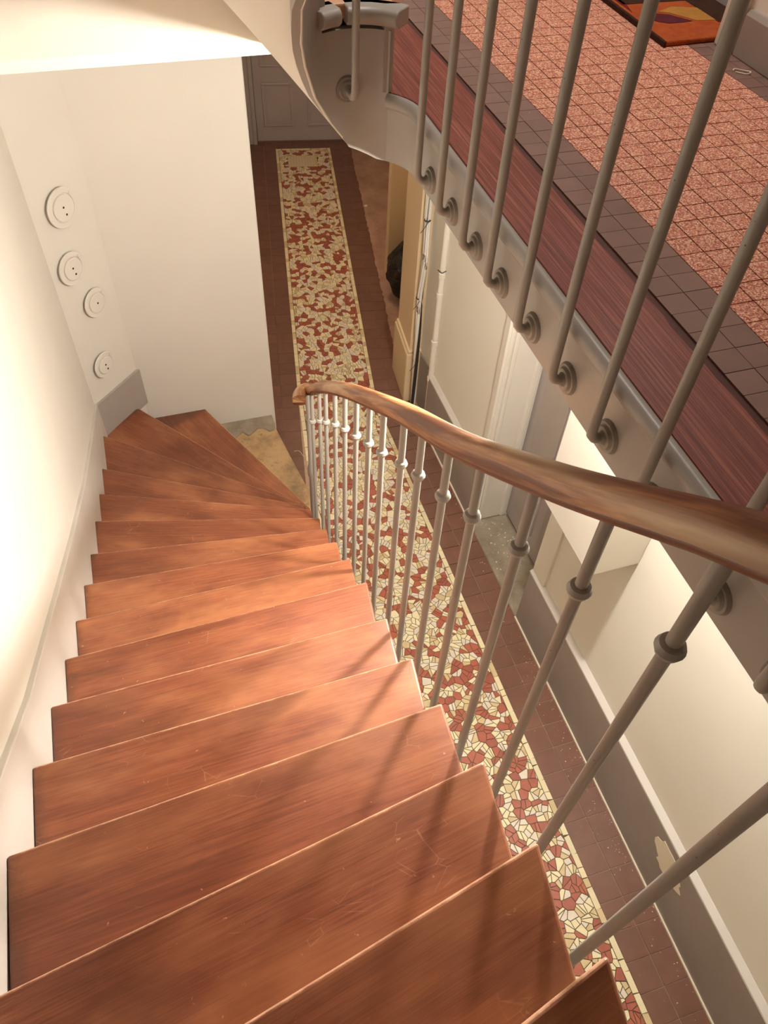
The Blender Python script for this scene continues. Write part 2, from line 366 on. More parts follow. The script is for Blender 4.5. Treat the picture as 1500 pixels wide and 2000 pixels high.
# ------------------------------------------------------------------ hall floor
FL = MB().prism([(-.7, -2.6), (2.7, -2.6), (2.7, 5.9), far(4.4, 1.2), far(4.4, -1.3), (-.7, 4.2)], -4.1, ZF - .006).build('floor', 'grout')
struct(FL, 'tiled hall floor with a broken-tile mosaic runner between red-brown borders')
bentl = [(.67, -1.6), (.67, 3.2), far(.0, -.575)]
near_poly = [(1.366, -1.6), (1.366, 4.017), far(0, -.575), (.67, 3.2), (.67, -1.6)]
far_poly = [(1.366, 4.017), far(3.89, 0), far(3.89, -.575), far(0, -.575)]
b = MB()
for P in (near_poly, far_poly): b.prism(P, ZF - .03, ZF - .0035)
b.build('mortar_bed', 'mgrout', FL)
cs = [(far(4.1, .70)), (2.5, 5.6), (2.5, 4.38), (1.72, 4.38)] + [far(.45 + .0365 * i, .2265 - .006 + random.uniform(-.009, .007)) for i in range(101)]
MB().prism(cs, ZF - .03, ZF + .0008).build('concrete_strip', 'concrete', FL, kind='stuff')
# mosaic: voronoi shards clipped to the runner
tipx_at = lambda y: float(np.interp(y, [TIP[k][1] for k in sorted(TIP)], [TIP[k][0] for k in sorted(TIP)]))
line_at = lambda y: float(np.interp(y, [TIP[k][1] for k in sorted(TIP)], [tz(k) for k in sorted(TIP)]))
def seen(x, y, z):
    u, v_, d = project((x, y, z))
    if not (-20 < u < 1520 and -20 < v_ < 2020): return False
    for t in np.linspace(.05, .95, 60):
        px, py, pz = x * t, y * t, z * t
        if py < 2.9 and px < tipx_at(py) and pz < line_at(py): return False
        if .6 < px < 1.6 and py < 1.72 and ZC < pz < ZL: return False
        if py > 3.95 and px < .6 and pz < -1: return False
    return True
def edge_in(poly, i):
    a = poly[i]; c = poly[(i + 1) % len(poly)]; d = (c[0] - a[0], c[1] - a[1]); L = math.hypot(*d); return a, c, (d[0] / L, d[1] / L), L
pieces = []                                   # (polygon, material index)
GAP = .0036
def region(poly, border_edges, seed_spacing):
    ar = sum(poly[i][0] * poly[(i + 1) % len(poly)][1] - poly[(i + 1) % len(poly)][0] * poly[i][1] for i in range(len(poly)))
    if ar < 0: poly = poly[::-1]; border_edges = [(len(poly) - 2 - e) % len(poly) for e in border_edges]
    planes = []
    for i in range(len(poly)):
        a, c, d, L = edge_in(poly, i); n = (d[1], -d[0])      # outward for ccw
        off = .031 if i in border_edges else 0
        planes.append(((a[0] - n[0] * off, a[1] - n[1] * off), n))
        if off:                                             # border row of straight-edged pieces
            s = 0
            while s < L - .004:
                w = min(random.uniform(.035, .10), L - s); e0 = s + GAP / 2; e1 = s + w - GAP / 2 ; t = random.uniform(-.006, .006)
                q = lambda l, k: (a[0] + d[0] * l - n[0] * k, a[1] + d[1] * l - n[1] * k)
                pieces.append(([q(e0, 0), q(e1, 0), q(e1 + t, .031 - GAP), q(e0 + t, .031 - GAP)], random.choice((0, 0, 2, 0))))
                s += w
    xs = [p[0] for p in poly]; ys = [p[1] for p in poly]; sp = seed_spacing
    grid = {}
    for ix in range(int((min(xs) - .2) / sp) - 1, int((max(xs) + .2) / sp) + 2):
        for iy in range(int((min(ys) - .2) / sp) - 1, int((max(ys) + .2) / sp) + 2):
            grid[(ix, iy)] = ((ix + random.random() * .95) * sp, (iy + random.random() * .95) * sp)
    for (ix, iy), c in grid.items():
        if any((c[0] - p[0]) * n[0] + (c[1] - p[1]) * n[1] > sp for p, n in planes): continue
        cell = [(c[0] - .12, c[1] - .12), (c[0] + .12, c[1] - .12), (c[0] + .12, c[1] + .12), (c[0] - .12, c[1] + .12)]
        for dx in range(-2, 3):
            for dy in range(-2, 3):
                o = grid.get((ix + dx, iy + dy))
                if o is None or (dx == 0 and dy == 0): continue
                n = (o[0] - c[0], o[1] - c[1]); L = math.hypot(*n); n = (n[0] / L, n[1] / L)
                cell = clip(cell, (c[0] + n[0] * (L - GAP) / 2, c[1] + n[1] * (L - GAP) / 2), n)
                if len(cell) < 3: break
            if len(cell) < 3: break
        for p, n in planes:
            if len(cell) >= 3: cell = clip(cell, p, n)
        if len(cell) < 3 or area(cell) < 6e-5: continue
        red = random.random() < .31
        parts = [cell]
        for _ in range(2):
            nxt = []
            for q in parts:
                if area(q) > .0009 and random.random() < (.35 if red else .62):
                    g = (sum(p[0] for p in q) / len(q), sum(p[1] for p in q) / len(q)); th = random.random() * 6.283; n = (math.cos(th), math.sin(th))
                    for sgn in (1, -1):
                        r = clip(q, (g[0] - sgn * n[0] * GAP / 2, g[1] - sgn * n[1] * GAP / 2), (sgn * n[0], sgn * n[1]))
                        if len(r) >= 3 and area(r) > 6e-5: nxt.append(r)
                else: nxt.append(q)
            parts = nxt
        for q in parts: pieces.append((q, random.choice((3, 3, 4)) if red or random.random() < .06 else random.choice((0, 0, 0, 1, 1, 2))))
region(near_poly, [0, 2, 3], .043)
region(far_poly, [0, 1, 2], .043)
MM = ['mc1', 'mc2', 'mc3', 'mr1', 'mr2']
# the pale inset plate near the far door takes the place of the shards under it
IN = (3.49, 3.73, -.46, -.155)
def inset(q):
    g = (sum(p[0] for p in q) / len(q) - FO[0], sum(p[1] for p in q) / len(q) - FO[1]); u = g[0] * FU[0] + g[1] * FU[1]; w = g[0] * FV[0] + g[1] * FV[1]
    return IN[0] < u < IN[1] and IN[2] < w < IN[3]
pieces = [p for p in pieces if not inset(p[0])]
rank = []
for i, (q, mi) in enumerate(pieces):
    g = (sum(p[0] for p in q) / len(q), sum(p[1] for p in q) / len(q))
    if g[1] > -.6: rank.append((math.sqrt(g[0] ** 2 + g[1] ** 2 + ZF ** 2) / math.sqrt(area(q)), i, g))
rank.sort(); own = set()
for d, i, g in rank:
    if len(own) >= 296: break
    if area(pieces[i][0]) > 2.5e-4 and seen(g[0], g[1], ZF): own.add(i)
rest = MB()
for i, (q, mi) in enumerate(pieces):
    zt = ZF + random.uniform(-.0006, .0006)
    if i in own:
        g = (sum(p[0] for p in q) / len(q), sum(p[1] for p in q) / len(q), ZF)
        MB().prism(q, ZF - .006, zt, bottom=False).build('mosaic_piece', MM[mi], FL, origin=g)
    else: rest.prism(q, ZF - .006, zt, mi, bottom=False)
rest.build('mosaic_shards', MM, FL, kind='stuff')
pl = MB().prism([far(IN[0], IN[2]), far(IN[0], IN[3]), far(IN[1], IN[3]), far(IN[1], IN[2])], ZF - .006, ZF + .002).build('inset_plate', 'mc3', FL, label='pale rectangular mosaic inset in the runner near the far door')
b = MB()
for i in range(8):
    for j in range(10):
        u = IN[0] + .016 + i * .0275; w = IN[2] + .016 + j * .0288; th = random.random() * 1.6
        b.prism([far(u + .012 * random.uniform(.8, 1.1) * math.cos(th + q * 1.571), w + .0135 * random.uniform(.8, 1.1) * math.sin(th + q * 1.571)) for q in range(4)], ZF, ZF + .0035)
b.build('inset_chips', 'mc2', pl, kind='stuff')
# red-brown border tiles: near right (two rows), far right (two rows), far left (two rows)
def tl(poly, mat='redtile', par=FL, top=ZF, name='floor_tile'):
    g = (sum(p[0] for p in poly) / 4, sum(p[1] for p in poly) / 4, top)
    MB().prism(poly, top - .006, top + random.uniform(-.0005, .0004), bottom=False).build(name, mat, par, origin=g)
J = .0019
cols = [(1.366, 1.4866), (1.4866, 1.614)]
for c0, c1 in cols:
    for k in range(-11, 31):
        y0 = .109 + .1257 * k
        tl([(c0 + J, y0 + J), (c1 - J, y0 + J), (c1 - J, y0 + .1257 - J), (c0 + J, y0 + .1257 - J)])
J = .0009
for c0, c1 in ((0, .113), (.113, .2265)):
    for k in range(32):
        u0 = .0 + .1245 * k
        tl([far(u0 + J, c0 + J), far(u0 + J, c1 - J), far(u0 + .1245 - J, c1 - J), far(u0 + .1245 - J, c0 + J)])
MB().prism([(1.366 + J, 4.017), (1.366 + J, 3.885), (1.614, 3.885), far(-.008, .2265), far(-.008, J)], ZF - .006, ZF).build('floor_tile', 'redtile', FL)
for c0, c1 in ((-.70, -.575), (-.825, -.70), (-.93, -.825)):
    for k in range(-9, 32):
        u0 = .1245 * k
        if c0 < -.72 and k < -4 or c0 < -.85 and k < 1: continue
        tl([far(u0 + J, c0 + J), far(u0 + J, c1 - J), far(u0 + .1245 - J, c1 - J), far(u0 + .1245 - J, c0 + J)])
for k in range(9):
    tl([far(3.985 + J, -.93 + k * .1285 + J), far(3.985 + J, -.93 + (k + 1) * .1285 - J), far(4.05, -.93 + (k + 1) * .1285 - J), far(4.05, -.93 + k * .1285 + J)])
for k in range(5): tl([far(3.89 + J, -.575 + k * .115 + J), far(3.89 + J, -.575 + (k + 1) * .115 - J), far(3.984, -.575 + (k + 1) * .115 - J), far(3.984, -.575 + k * .115 + J)])

# ------------------------------------------------------------------ baseboards, doors, casings of the hall
prof = [(1.614, ZF), (1.614, -3.402), (1.66, -3.402), (1.66, ZF)]
capp = [(1.6125, -3.403), (1.614, -3.394), (1.640, -3.380), (1.66, -3.378), (1.66, -3.403)]
bb = struct(MB().profile_y(prof, -2.6, 2.035).build('baseboard_right', 'basegrey', bevel=.004), 'tall grey baseboard along the cream hall wall')
b = MB(); pts = []
for i in range(26):
    a = i * 6.283 / 26; r = (.052 + .030 * abs(math.cos(a - .9))) * random.uniform(.82, 1.12); pts.append((.50 + r * 1.5 * math.cos(a), -3.545 + r * 1.25 * math.sin(a)))
b.v += [(1.6155, y, z) for y, z in pts] + [(1.6125, y, z) for y, z in pts]; b.face(range(26)); b.face(range(51, 25, -1))
for i in range(26): b.face((i, 26 + i, 26 + (i + 1) % 26, (i + 1) % 26))
b.build('chipped_patch', 'flake', bb, label='bare plaster where the grey paint has chipped off')
MB().profile_y(capp, -2.6, 2.035).build('cap', 'skirt', bb, label='paler dusty cap of the baseboard')
MB().box((1.606, -2.6, ZF - .004), (1.616, 2.035, ZF + .012)).build('mortar_joint', 'flake', bb)
bb2 = struct(MB().profile_y(prof, 2.785, 3.70).build('baseboard_right', 'basegrey', bevel=.004), 'grey baseboard beyond the recessed doorway, beside the pipe')
MB().profile_y(capp, 2.785, 3.70).build('cap', 'skirt', bb2, label='paler dusty cap of the baseboard')
MB().box((1.606, 2.785, ZF - .004), (1.616, 3.70, ZF + .012)).build('mortar_joint', 'flake', bb2)
MB().box((1.628, 1.905, -3.38), (1.66, 2.035, -1.7)).build('trim_1', 'cream', bevel=.004); struct(bpy.data.objects['trim_1'], 'flat cream casing on the near side of the recessed doorway')
t2 = MB().box((1.635, 2.765, -3.85), (1.655, 2.80, -1.75)).box((1.66, 2.757, -3.85), (1.685, 2.79, -1.75)).box((1.82, 2.762, -3.85), (1.85, 2.79, -1.75)).box((1.64, 2.772, -3.85), (1.86, 2.80, -1.75)).box((1.620, 2.775, -3.37), (1.65, 2.825, -1.7))
struct(t2.build('trim_2', 'wpaint', bevel=.004), 'white moulded jamb on the far side of the recessed doorway')
d2 = struct(MB().box((1.868, 2.03, -3.84), (1.91, 2.78, -1.75)).build('door_2', 'doorgrey', bevel=.003), 'grey door set back in the hall wall')
for y0, y1 in ((2.10, 2.37), (2.45, 2.70)): MB().box((1.860, y0, -3.70), (1.87, y1, -1.95)).build('door_panel', 'grey', d2, bevel=.006)
ts = MB().prism([(1.612, 2.03), (1.612, 2.785), (1.87, 2.785), (1.87, 2.03)], -4.0, [ZF + .012, ZF + .012, ZF + .012, ZF + .012]).build('trim_3', 'wornstone', bevel=.012, seg=3)
struct(ts, 'worn stone threshold strewn with plaster grit in the doorway')
# far door
d1 = struct(MB().prism([far(4.05, -.755), far(4.05, .20), far(4.09, .20), far(4.09, -.755)], ZF + .012, ZF + 2.1).build('door_1', 'doorgrey', bevel=.003), 'grey panelled door closing the far corridor')
def fbox(u0, u1, v0, v1, z0, z1): return MB().prism([far(u0, v0), far(u0, v1), far(u1, v1), far(u1, v0)], z0, z1)
for v0, v1 in ((-.675, -.365), (-.215, .105)):
    for z0, z1 in ((.17, .60), (.75, 1.18), (1.32, 1.95)):
        pn = MB()
        for a0, a1, c0, c1 in ((v0, v1, z0, z0 + .022), (v0, v1, z1 - .022, z1), (v0, v0 + .022, z0 + .022, z1 - .022), (v1 - .022, v1, z0 + .022, z1 - .022)):
            pn.prism([far(4.036, a0), far(4.036, a1), far(4.052, a1), far(4.052, a0)], ZF + c0, ZF + c1)
        pn.prism([far(4.046, v0 + .04), far(4.046, v1 - .04), far(4.052, v1 - .04), far(4.052, v0 + .04)], ZF + z0 + .04, ZF + z1 - .04)
        pn.build('door_panel', 'doorgrey', d1, bevel=.004)
MB().prism([far(3.99, -.80), far(3.99, -.76), far(4.12, -.76), far(4.12, -.80)], ZF, ZF + 2.2).prism([far(4.00, -.93), far(4.00, -.80), far(4.14, -.80), far(4.14, -.93)], ZF, ZF + 2.2).prism([far(4.0, .205), far(4.0, .27), far(4.13, .27), far(4.13, .205)], ZF, ZF + 2.2).build('trim_4', 'doorgrey', bevel=.004)
struct(bpy.data.objects['trim_4'], 'grey casing around the far door')
# pilaster with its plinth
pw = MB().prism([(1.585, 4.005), (1.72, 4.0), (1.75, 4.37), (1.622, 4.375)], ZF, ZC + .02).build('trim_5', 'tan', bevel=.004)
struct(pw, 'cream pilaster at the bend of the hall')
MB().prism([(1.557, 3.985), (1.70, 3.975), (1.73, 4.39), (1.597, 4.385)], ZF, -3.43).prism([(1.568, 3.992), (1.70, 3.985), (1.73, 4.38), (1.607, 4.38)], -3.43, -3.405).build('plinth', 'tan', pw, bevel=.012, seg=3)
# corner wall piece behind the cables
struct(MB().box((1.665, 3.69, ZF), (1.72, 4.02, ZC + .02)).build('wall_corner_right', 'cream'), 'strip of cream wall between pipe and pilaster')
struct(MB().box((1.655, 3.78, ZF), (1.68, 3.99, -3.43)).build('baseboard_corner', 'basegrey', bevel=.004), 'short grey baseboard behind the hanging cables')

# ------------------------------------------------------------------ landing floor (upper storey)
arcp = lambda r, a0, a1, st=10: [(.505 + r * math.cos(math.radians(a)), 1.65 + r * math.sin(math.radians(a))) for a in range(a0, a1 + 1, st)]
LF = MB().prism([(.66, -2.6), (.66, 1.78), (.62, 1.85), (.62, 2.9), (.62, 4.1), (1.72, 4.1), (1.72, -2.6)], -.765, ZL - .004).build('floor', 'dgrout')
struct(LF, 'upper landing floor of speckled pink tiles with a brown tile border')
T = .0503; X0 = .8905; Y0 = .7446
sp = []
for i in range(11):
    for k in range(-50, 62):
        x0 = X0 + i * .05065; y0 = Y0 + k * T
        if x0 > 1.45 or y0 > 4: continue
        c = (x0 + .025, y0 + .025); uu, vv, dd = project((c[0], c[1], ZL)); vis = -30 < uu < 1530 and -30 < vv < 2030 and c[1] > .1
        sp.append((dd if vis else 99, x0, y0))
sp.sort(); rest = MB(); J2 = .0012
for n, (d, x0, y0) in enumerate(sp):
    q = [(x0 + J2, y0 + J2), (x0 + .05065 - J2, y0 + J2), (x0 + .05065 - J2, y0 + T - J2), (x0 + J2, y0 + T - J2)]
    if n < 296 and d < 50:
        MB().prism(q, ZL - .006, ZL + random.uniform(-.0004, .0003), bottom=False).build('speckled_tile', 'speckle', LF, origin=(x0 + .025, y0 + .025, ZL))
    else: rest.prism(q, ZL - .006, ZL, bottom=False)
rest.build('speckled_tiles', 'speckle', LF, kind='stuff')
rest = MB()
for x0, w in ((.7845, .053), (.8375, .053), (1.4477, .0505), (1.4982, .05)):
    for k in range(-50, 62):
        y0 = Y0 + k * T
        if y0 > 4: continue
        q = [(x0 + .0006, y0 + .0006), (x0 + w - .0006, y0 + .0006), (x0 + w - .0006, y0 + T - .0006), (x0 + .0006, y0 + T - .0006)]
        uu, vv, dd = project((x0 + .025, y0 + .025, ZL))
        if -30 < uu < 1530 and -30 < vv < 1500 and y0 > .1: MB().prism(q, ZL - .006, ZL + random.uniform(-.0002, .0002), bottom=False).build('border_tile', 'browntile', LF, origin=(x0 + .025, y0 + .025, ZL))
        else: rest.prism(q, ZL - .006, ZL, bottom=False)
rest.build('border_tiles', 'browntile', LF, kind='stuff')
# wooden edge board with a ragged back edge along the dark gap
bk = []
y = 4.0
while y > -2.6:
    bk.append((.7735 - .0045 * min(1, max(0, (1.6 - y) / 1.2)) + random.uniform(-.003, .0015), y)); y -= random.uniform(.02, .07)
MB().prism([(.639, -2.6)] + [(.639, yy) for yy in (0, .5, 1.0, 1.5, 1.62)] + arcp(.134, 10, 60, 10) + [(.59, 1.80), (.605, 1.83), (.605, 4.0)] + bk, -.765, ZL).build('edge_board', 'board', LF, label='worn red-brown wooden board edging the landing', bevel=.002)
MB().box((.768, -2.6, -.765), (.7845, 4.0, ZL - .008)).build('gap_filler', 'black', LF)
# string (fascia) of the landing, curving round the well end and climbing with the upper flight
path = [(.635, -2.6), (.635, -1), (.635, 0), (.635, .8), (.635, 1.3), (.635, 1.65)] + arcp(.13, 10, 180, 10) + [(.375, 1.4), (.375, 1.0), (.375, .5), (.375, 0), (.375, -.6)]
def bot(i, p):
    if i < 6: return ZC
    if i < 24:
        a = (i - 5) * 10
        return float(np.interp(a, [0, 60, 90, 110, 130, 150, 165, 180], [ZC, -.893, -.865, -.80, -.735, -.655, -.60, -.53]))
    return -.53 + (1.65 - p[1]) * .77
def top(i, p, fas):
    if i < 10 or fas: return ZL - .006
    if i < 18: return ZL + RISE - .045
    if i < 24: return ZL + 2 * RISE - .045 if i < 22 else ZL + 3 * RISE - .045
    return bot(i, p) + .33
def ribbon(ids, th, fas):
    b = MB(); n = len(ids)
    for i in ids:
        p = path[i]; q0 = path[max(i - 1, 0)]; q1 = path[min(i + 1, len(path) - 1)]; d = (q1[0] - q0[0], q1[1] - q0[1]); L = math.hypot(*d); nx, ny = d[1] / L, -d[0] / L
        z0, z1 = bot(i, p), top(i, p, fas)
        b.v += [(p[0], p[1], z0), (p[0], p[1], z1), (p[0] + nx * th, p[1] + ny * th, z1), (p[0] + nx * th, p[1] + ny * th, z0)]
    for k in range(n - 1):
        a, c = 4 * k, 4 * (k + 1)
        for j in range(4): b.face((a + j, a + (j + 1) % 4, c + (j + 1) % 4, c + j))
    b.face((0, 3, 2, 1)); e = 4 * (n - 1); b.face((e, e + 1, e + 2, e + 3)); return b
ribbon(list(range(0, 11)), .022, True).build('fascia', 'string', LF, smooth=40, label='grey painted fascia board under the landing edge')
# half-round moulding over the fascia
tp = []
for i in range(0, 11):
    p = path[i]; q0 = path[max(i - 1, 0)]; q1 = path[i + 1]; d = (q1[0] - q0[0], q1[1] - q0[1]); L = math.hypot(*d)
    tp.append((p[0] - d[1] / L * .004, p[1] + d[0] / L * .004, ZL - .016))
MB().tube(tp, [(.014 * math.cos(a * .5236), .0165 * math.sin(a * .5236)) for a in range(12)]).build('moulding', 'string', LF, smooth=60)
# landing baseboard and door casing on the right
pf = [(1.527, ZL), (1.527, -.645), (1.535, -.632), (1.545, -.632), (1.545, ZL)]
struct(MB().profile_y(pf, -2.6, 1.79).build('baseboard_landing', 'grey', bevel=.003), 'grey baseboard on the landing wall')
struct(MB().box((1.522, 1.795, ZL), (1.60, 1.868, 1.35)).build('trim_6', 'wpaint', bevel=.005), 'pale casing of the landing doorway')
d3 = struct(MB().box((1.70, 1.87, ZL), (1.74, 2.75, 1.35)).build('door_3', 'doorgrey', bevel=.003), 'door behind the mat on the landing')
for y0, y1 in ((1.97, 2.27), (2.35, 2.65)): MB().box((1.692, y0, ZL + .2), (1.702, y1, ZL + .9)).build('door_panel', 'grey', d3, bevel=.005)

# ================================================================== lower flight
SX = thing('staircase', 'lower flight of worn red-brown wooden winding stairs descending to the hall', 'staircase', (0, 2.9, ZF))
for k in range(-3, 14):
    L, Tp = Vector(WALLP[k]), Vector(TIP[k]); d = (Tp - L).normalized(); ang = math.atan2(d.y, d.x)
    if k > -3: L0, T0 = Vector(WALLP[k - 1]), Vector(TIP[k - 1])
    else: L0, T0 = Vector((-.484, -.75)), Vector((.28, -.35))
    d0 = (T0 - L0).normalized(); bk0 = Vector((d0.y, -d0.x)) * .035
    poly = [tuple(L), tuple(Tp)]
    side = T0 + bk0 - d0 * .012
    if k == 13: poly += [(.545, 2.80), tuple(side)]
    else: poly += [tuple(side)]
    poly += [tuple(L0 + bk0)]
    if k == 12: poly = [(-.30, 3.875), (-.272, 3.868), tuple(Tp), tuple(side), tuple(L0 + bk0), (-.484, 3.50), (-.484, 3.68)]
    if k == 13: poly = [(.132, 3.95), tuple(Tp), (.54, 2.81), tuple(side), tuple(L0 + bk0), (-.30, 3.95)]
    MB().prism(poly, tz(k) - .034, tz(k)).build('tread', 'tread', SX, origin=(L.x, L.y, tz(k)), rot=ang, bevel=.006, seg=3)
    # riser under the front edge
    n = Vector((d.y, -d.x)); a, c = L + n * .03, Tp + n * .03 - d * .03
    zb = tz(k + 1) if k < 13 else tz(14)
    MB().prism([tuple(a), tuple(c), tuple(c + n * .02), tuple(a + n * .02)], zb - .002, tz(k) - .033).build('riser', 'tread', SX, origin=(a.x, a.y, tz(k)), rot=ang)
# string boards and soffit carrying the treads
b = MB(); s = MB()
ks = list(range(-3, 14))
for k in ks[1:]:
    A, B = TIP[k - 1], TIP[k]; z = tz(k) - .034
    b.prism([(A[0] - .035, A[1] - .035), (B[0] - .035, B[1] - .035), (B[0] - .065, B[1] - .035), (A[0] - .065, A[1] - .035)], max(z - .30, ZF), z)
b.build('string', 'string', SX)
for k in ks[1:11]:
    P = [WALLP[k - 1], (TIP[k - 1][0] - .06, TIP[k - 1][1]), (TIP[k][0] - .06, TIP[k][1]), WALLP[k]]; i0 = len(s.v)
    s.v += [(P[0][0], P[0][1], tz(k - 1) - .3), (P[1][0], P[1][1], tz(k - 1) - .3), (P[2][0], P[2][1], tz(k) - .3), (P[3][0], P[3][1], tz(k) - .3)]; s.face((i0, i0 + 3, i0 + 2, i0 + 1))
s.build('soffit', 'soffit', SX)
stn = [(.11, 3.95), (.565, 3.95), (.578, 3.80), (.621, 3.465), (.660, 3.20), (.664, 3.08), (.64, 2.96), (.58, 2.86), (.50, 2.80), (.1, 3.3)]
MB().prism(stn, ZF, tz(14)).build('stone_step', 'stone', SX, bevel=.014, seg=3, label='pale worn stone bottom step')
pt = [(.20, 3.95), (.57, 3.95), (.575, 3.86)] + [(.56 - .036 * i, 3.80 + random.uniform(-.03, .05)) for i in range(10)]
MB().prism(pt, tz(14) - .002, tz(14) + .012).build('mortar_patch', 'wornstone', SX, bevel=.004, label='rough broken mortar where the wall meets the stone step')
# wall skirting: slopes with the flight, then turns onto the diagonal wall
ytop = [(-.9, -.40), (.0, -.97), (.72, -1.492), (1.009, -1.701), (1.382, -1.925), (1.95, -2.264), (2.554, -2.60), (3.10, -2.87), (3.685, -3.144)]
b = MB(); n = len(ytop)
for x in (-.484, -.503):
    b.v += [(x, y, z) for y, z in ytop]; b.v += [(x, y, z - (.55 if y < 3.5 else .30)) for y, z in ytop]
for i in range(n - 1):
    b.face((i, n + i, n + i + 1, i + 1)); b.face((i, i + 1, 2 * n + i + 1, 2 * n + i))
b.build('skirting', 'skirt', SX, bevel=.003)
MB().prism([(-.484, 3.68), (-.232, 3.928), (-.214, 3.945), (-.23, 3.965), (-.51, 3.69)], tz(12) - .03, -3.15).build('skirting', 'skirt2', SX, bevel=.003, label='grey end of the skirting on the diagonal wall')

# ------------------------------------------------------------------ lower railing
RL = thing('stair_railing', 'grey iron railing with worn blond wooden handrail along the lower flight', 'railing', (.42, 1.3, -2.2))
BAL = [(.384, .108, -.515), (.407, .270, -.655), (.421, .428, -.785), (.430, .584, -.903), (.441, .755, -1.034), (.451, .899, -1.144), (.459, 1.049, -1.245), (.468, 1.179, -1.344), (.479, 1.352, -1.481), (.484, 1.485, -1.577),
       (.489, 1.628, -1.685), (.494, 1.773, -1.793), (.501, 1.927, -1.917), (.510, 2.100, -2.068), (.519, 2.245, -2.197), (.521, 2.394, -2.340)]
RAIL = [(.36, -.55, .12), (.38, -.25, -.10), (.392, 0, -.275), (.405, .245, -.459), (.412, .324, -.525), (.422, .432, -.62), (.429, .576, -.737), (.449, .856, -.957), (.466, 1.145, -1.156),
        (.481, 1.40, -1.344), (.490, 1.666, -1.541), (.502, 1.957, -1.772), (.516, 2.222, -2.001), (.521, 2.33, -2.105), (.510, 2.385, -2.145), (.487, 2.395, -2.155), (.463, 2.355, -2.14), (.450, 2.305, -2.125)]
def spline(pts, m=6):
    out = []; P = [Vector(p) for p in pts]
    for i in range(len(P) - 1):
        p0, p1, p2, p3 = P[max(i - 1, 0)], P[i], P[i + 1], P[min(i + 2, len(P) - 1)]
        for j in range(m):
            t = j / m; out.append(.5 * ((2 * p1) + (p2 - p0) * t + (2 * p0 - 5 * p1 + 4 * p2 - p3) * t * t + (3 * p1 - p0 - 3 * p2 + p3) * t ** 3))
    out.append(P[-1]); return out
SEC = [(.027 * math.cos(a), .003 + .021 * math.sin(a)) for a in [math.radians(q) for q in range(-10, 191, 20)]] + [(-.0265, -.0085), (.0265, -.0085)]
LIP = [(.0245, -.0084), (-.0245, -.0084), (-.0255, -.0115), (-.022, -.018), (-.013, -.0215), (.013, -.0215), (.022, -.018), (.0255, -.0115)]
rs = spline(RAIL)
hr = MB().tube(rs, SEC, up=(0, 0, 1)).build('handrail', 'rail', RL, smooth=50, label='worn blond wooden handrail curling in at its lower end')
MB().tube(rs, LIP[::-1], up=(0, 0, 1)).build('rail_lip', 'raildark', hr, smooth=50, label='dark lower edge of the handrail')
MB().tube([p + Vector((0, 0, -.0225)) for p in rs], [(.013, .003), (-.013, .003), (-.013, -.003), (.013, -.003)]).build('rail_strip', 'iron', hr)
def rail_z(y): return float(np.interp(y, [p.y for p in rs[:-12]], [p.z for p in rs[:-12]])) - .022
def collar(c): return MB().lathe([(.0088, -.011), (.0135, -.008), (.0165, 0), (.0135, .008), (.0088, .011)], c, 18)
for i, (x, y, zc) in enumerate(BAL):
    kt = next(k for k in sorted(TIP) if TIP[k][1] >= y - .001); zt = tz(kt)
    if kt in TIP: xe = tipx_at(y) - .033
    zf = max(zt - .22, ZF + .14)
    pts = [(x, y, rail_z(y)), (x, y, zc), (x, y, zf + .02), (x - .004, y, zf + .006), (x - .015, y, zf), (xe, y, zf)]
    ba = MB().tube(pts, .0086, up=(0, 1, 0)).build('baluster', 'iron', RL, origin=(x, y, zt), smooth=60)
    collar((x, y, zc)).build('collar', 'iron', ba, smooth=35)
nx, ny = .515, 2.47
nw = MB().lathe([(.030, 0), (.030, .04), (.022, .06), (.018, .10), (.018, .22), (.024, .24), (.018, .26), (.016, .95), (.022, .98), (.022, 1.02), (.016, 1.05), (.015, 1.50)], (nx + .01, ny, tz(14)), 20)
nw.build('newel_post', 'iron', RL, smooth=40, label='grey iron newel post at the foot of the railing')

# ================================================================== landing railing
R2 = thing('landing_railing', 'grey iron railing with bent feet fixed to the landing fascia', 'railing', (.6, .9, ZL))
ys = [1.559, 1.42, 1.281, 1.150, 1.006, .862, .717, .577, .405, .268, .13, -.01]
def rosette(c, ax): return MB().lathe([(.0285, -.004), (.0295, 0), (.0265, .006), (.022, .006), (.019, .011), (.013, .011), (.009, .017)], c, 22, ax)
zf = -.852
for y in ys:
    pts = [(.6, y, .20), (.6, y, -.4), (.6, y, zf + .026), (.602, y, zf + .012), (.608, y, zf + .004), (.618, y, zf), (.634, y, zf)]
    ba = MB().tube(pts, .0086, up=(0, 1, 0)).build('baluster', 'iron', R2, origin=(.6, y, zf), smooth=60)
    rosette((.6345, y, zf), (-1, .0, 0)).build('rosette', 'rosette', ba, smooth=30)
pts = [(.500, 1.715, .20), (.500, 1.715, ZL + .03), (.500, 1.72, ZL + .012), (.500, 1.735, ZL + .004), (.500, 1.778, ZL + .004)]
ba = MB().tube(pts, .0086, up=(1, 0, 0)).build('baluster', 'iron', R2, origin=(.5, 1.715, ZL), smooth=60)
rosette((.500, 1.779, ZL + .004), (0, -1, 0)).build('rosette', 'rosette', ba, smooth=30)
MB().tube(spline([(.6, -1.2, .215), (.6, .3, .215), (.6, 1.5, .215), (.595, 1.62, .22), (.56, 1.70, .24), (.5, 1.718, .29), (.44, 1.68, .38), (.42, 1.55, .50), (.41, 1.2, .78), (.41, .9, 1.0)]), SEC).build('handrail', 'rail', R2, smooth=50)

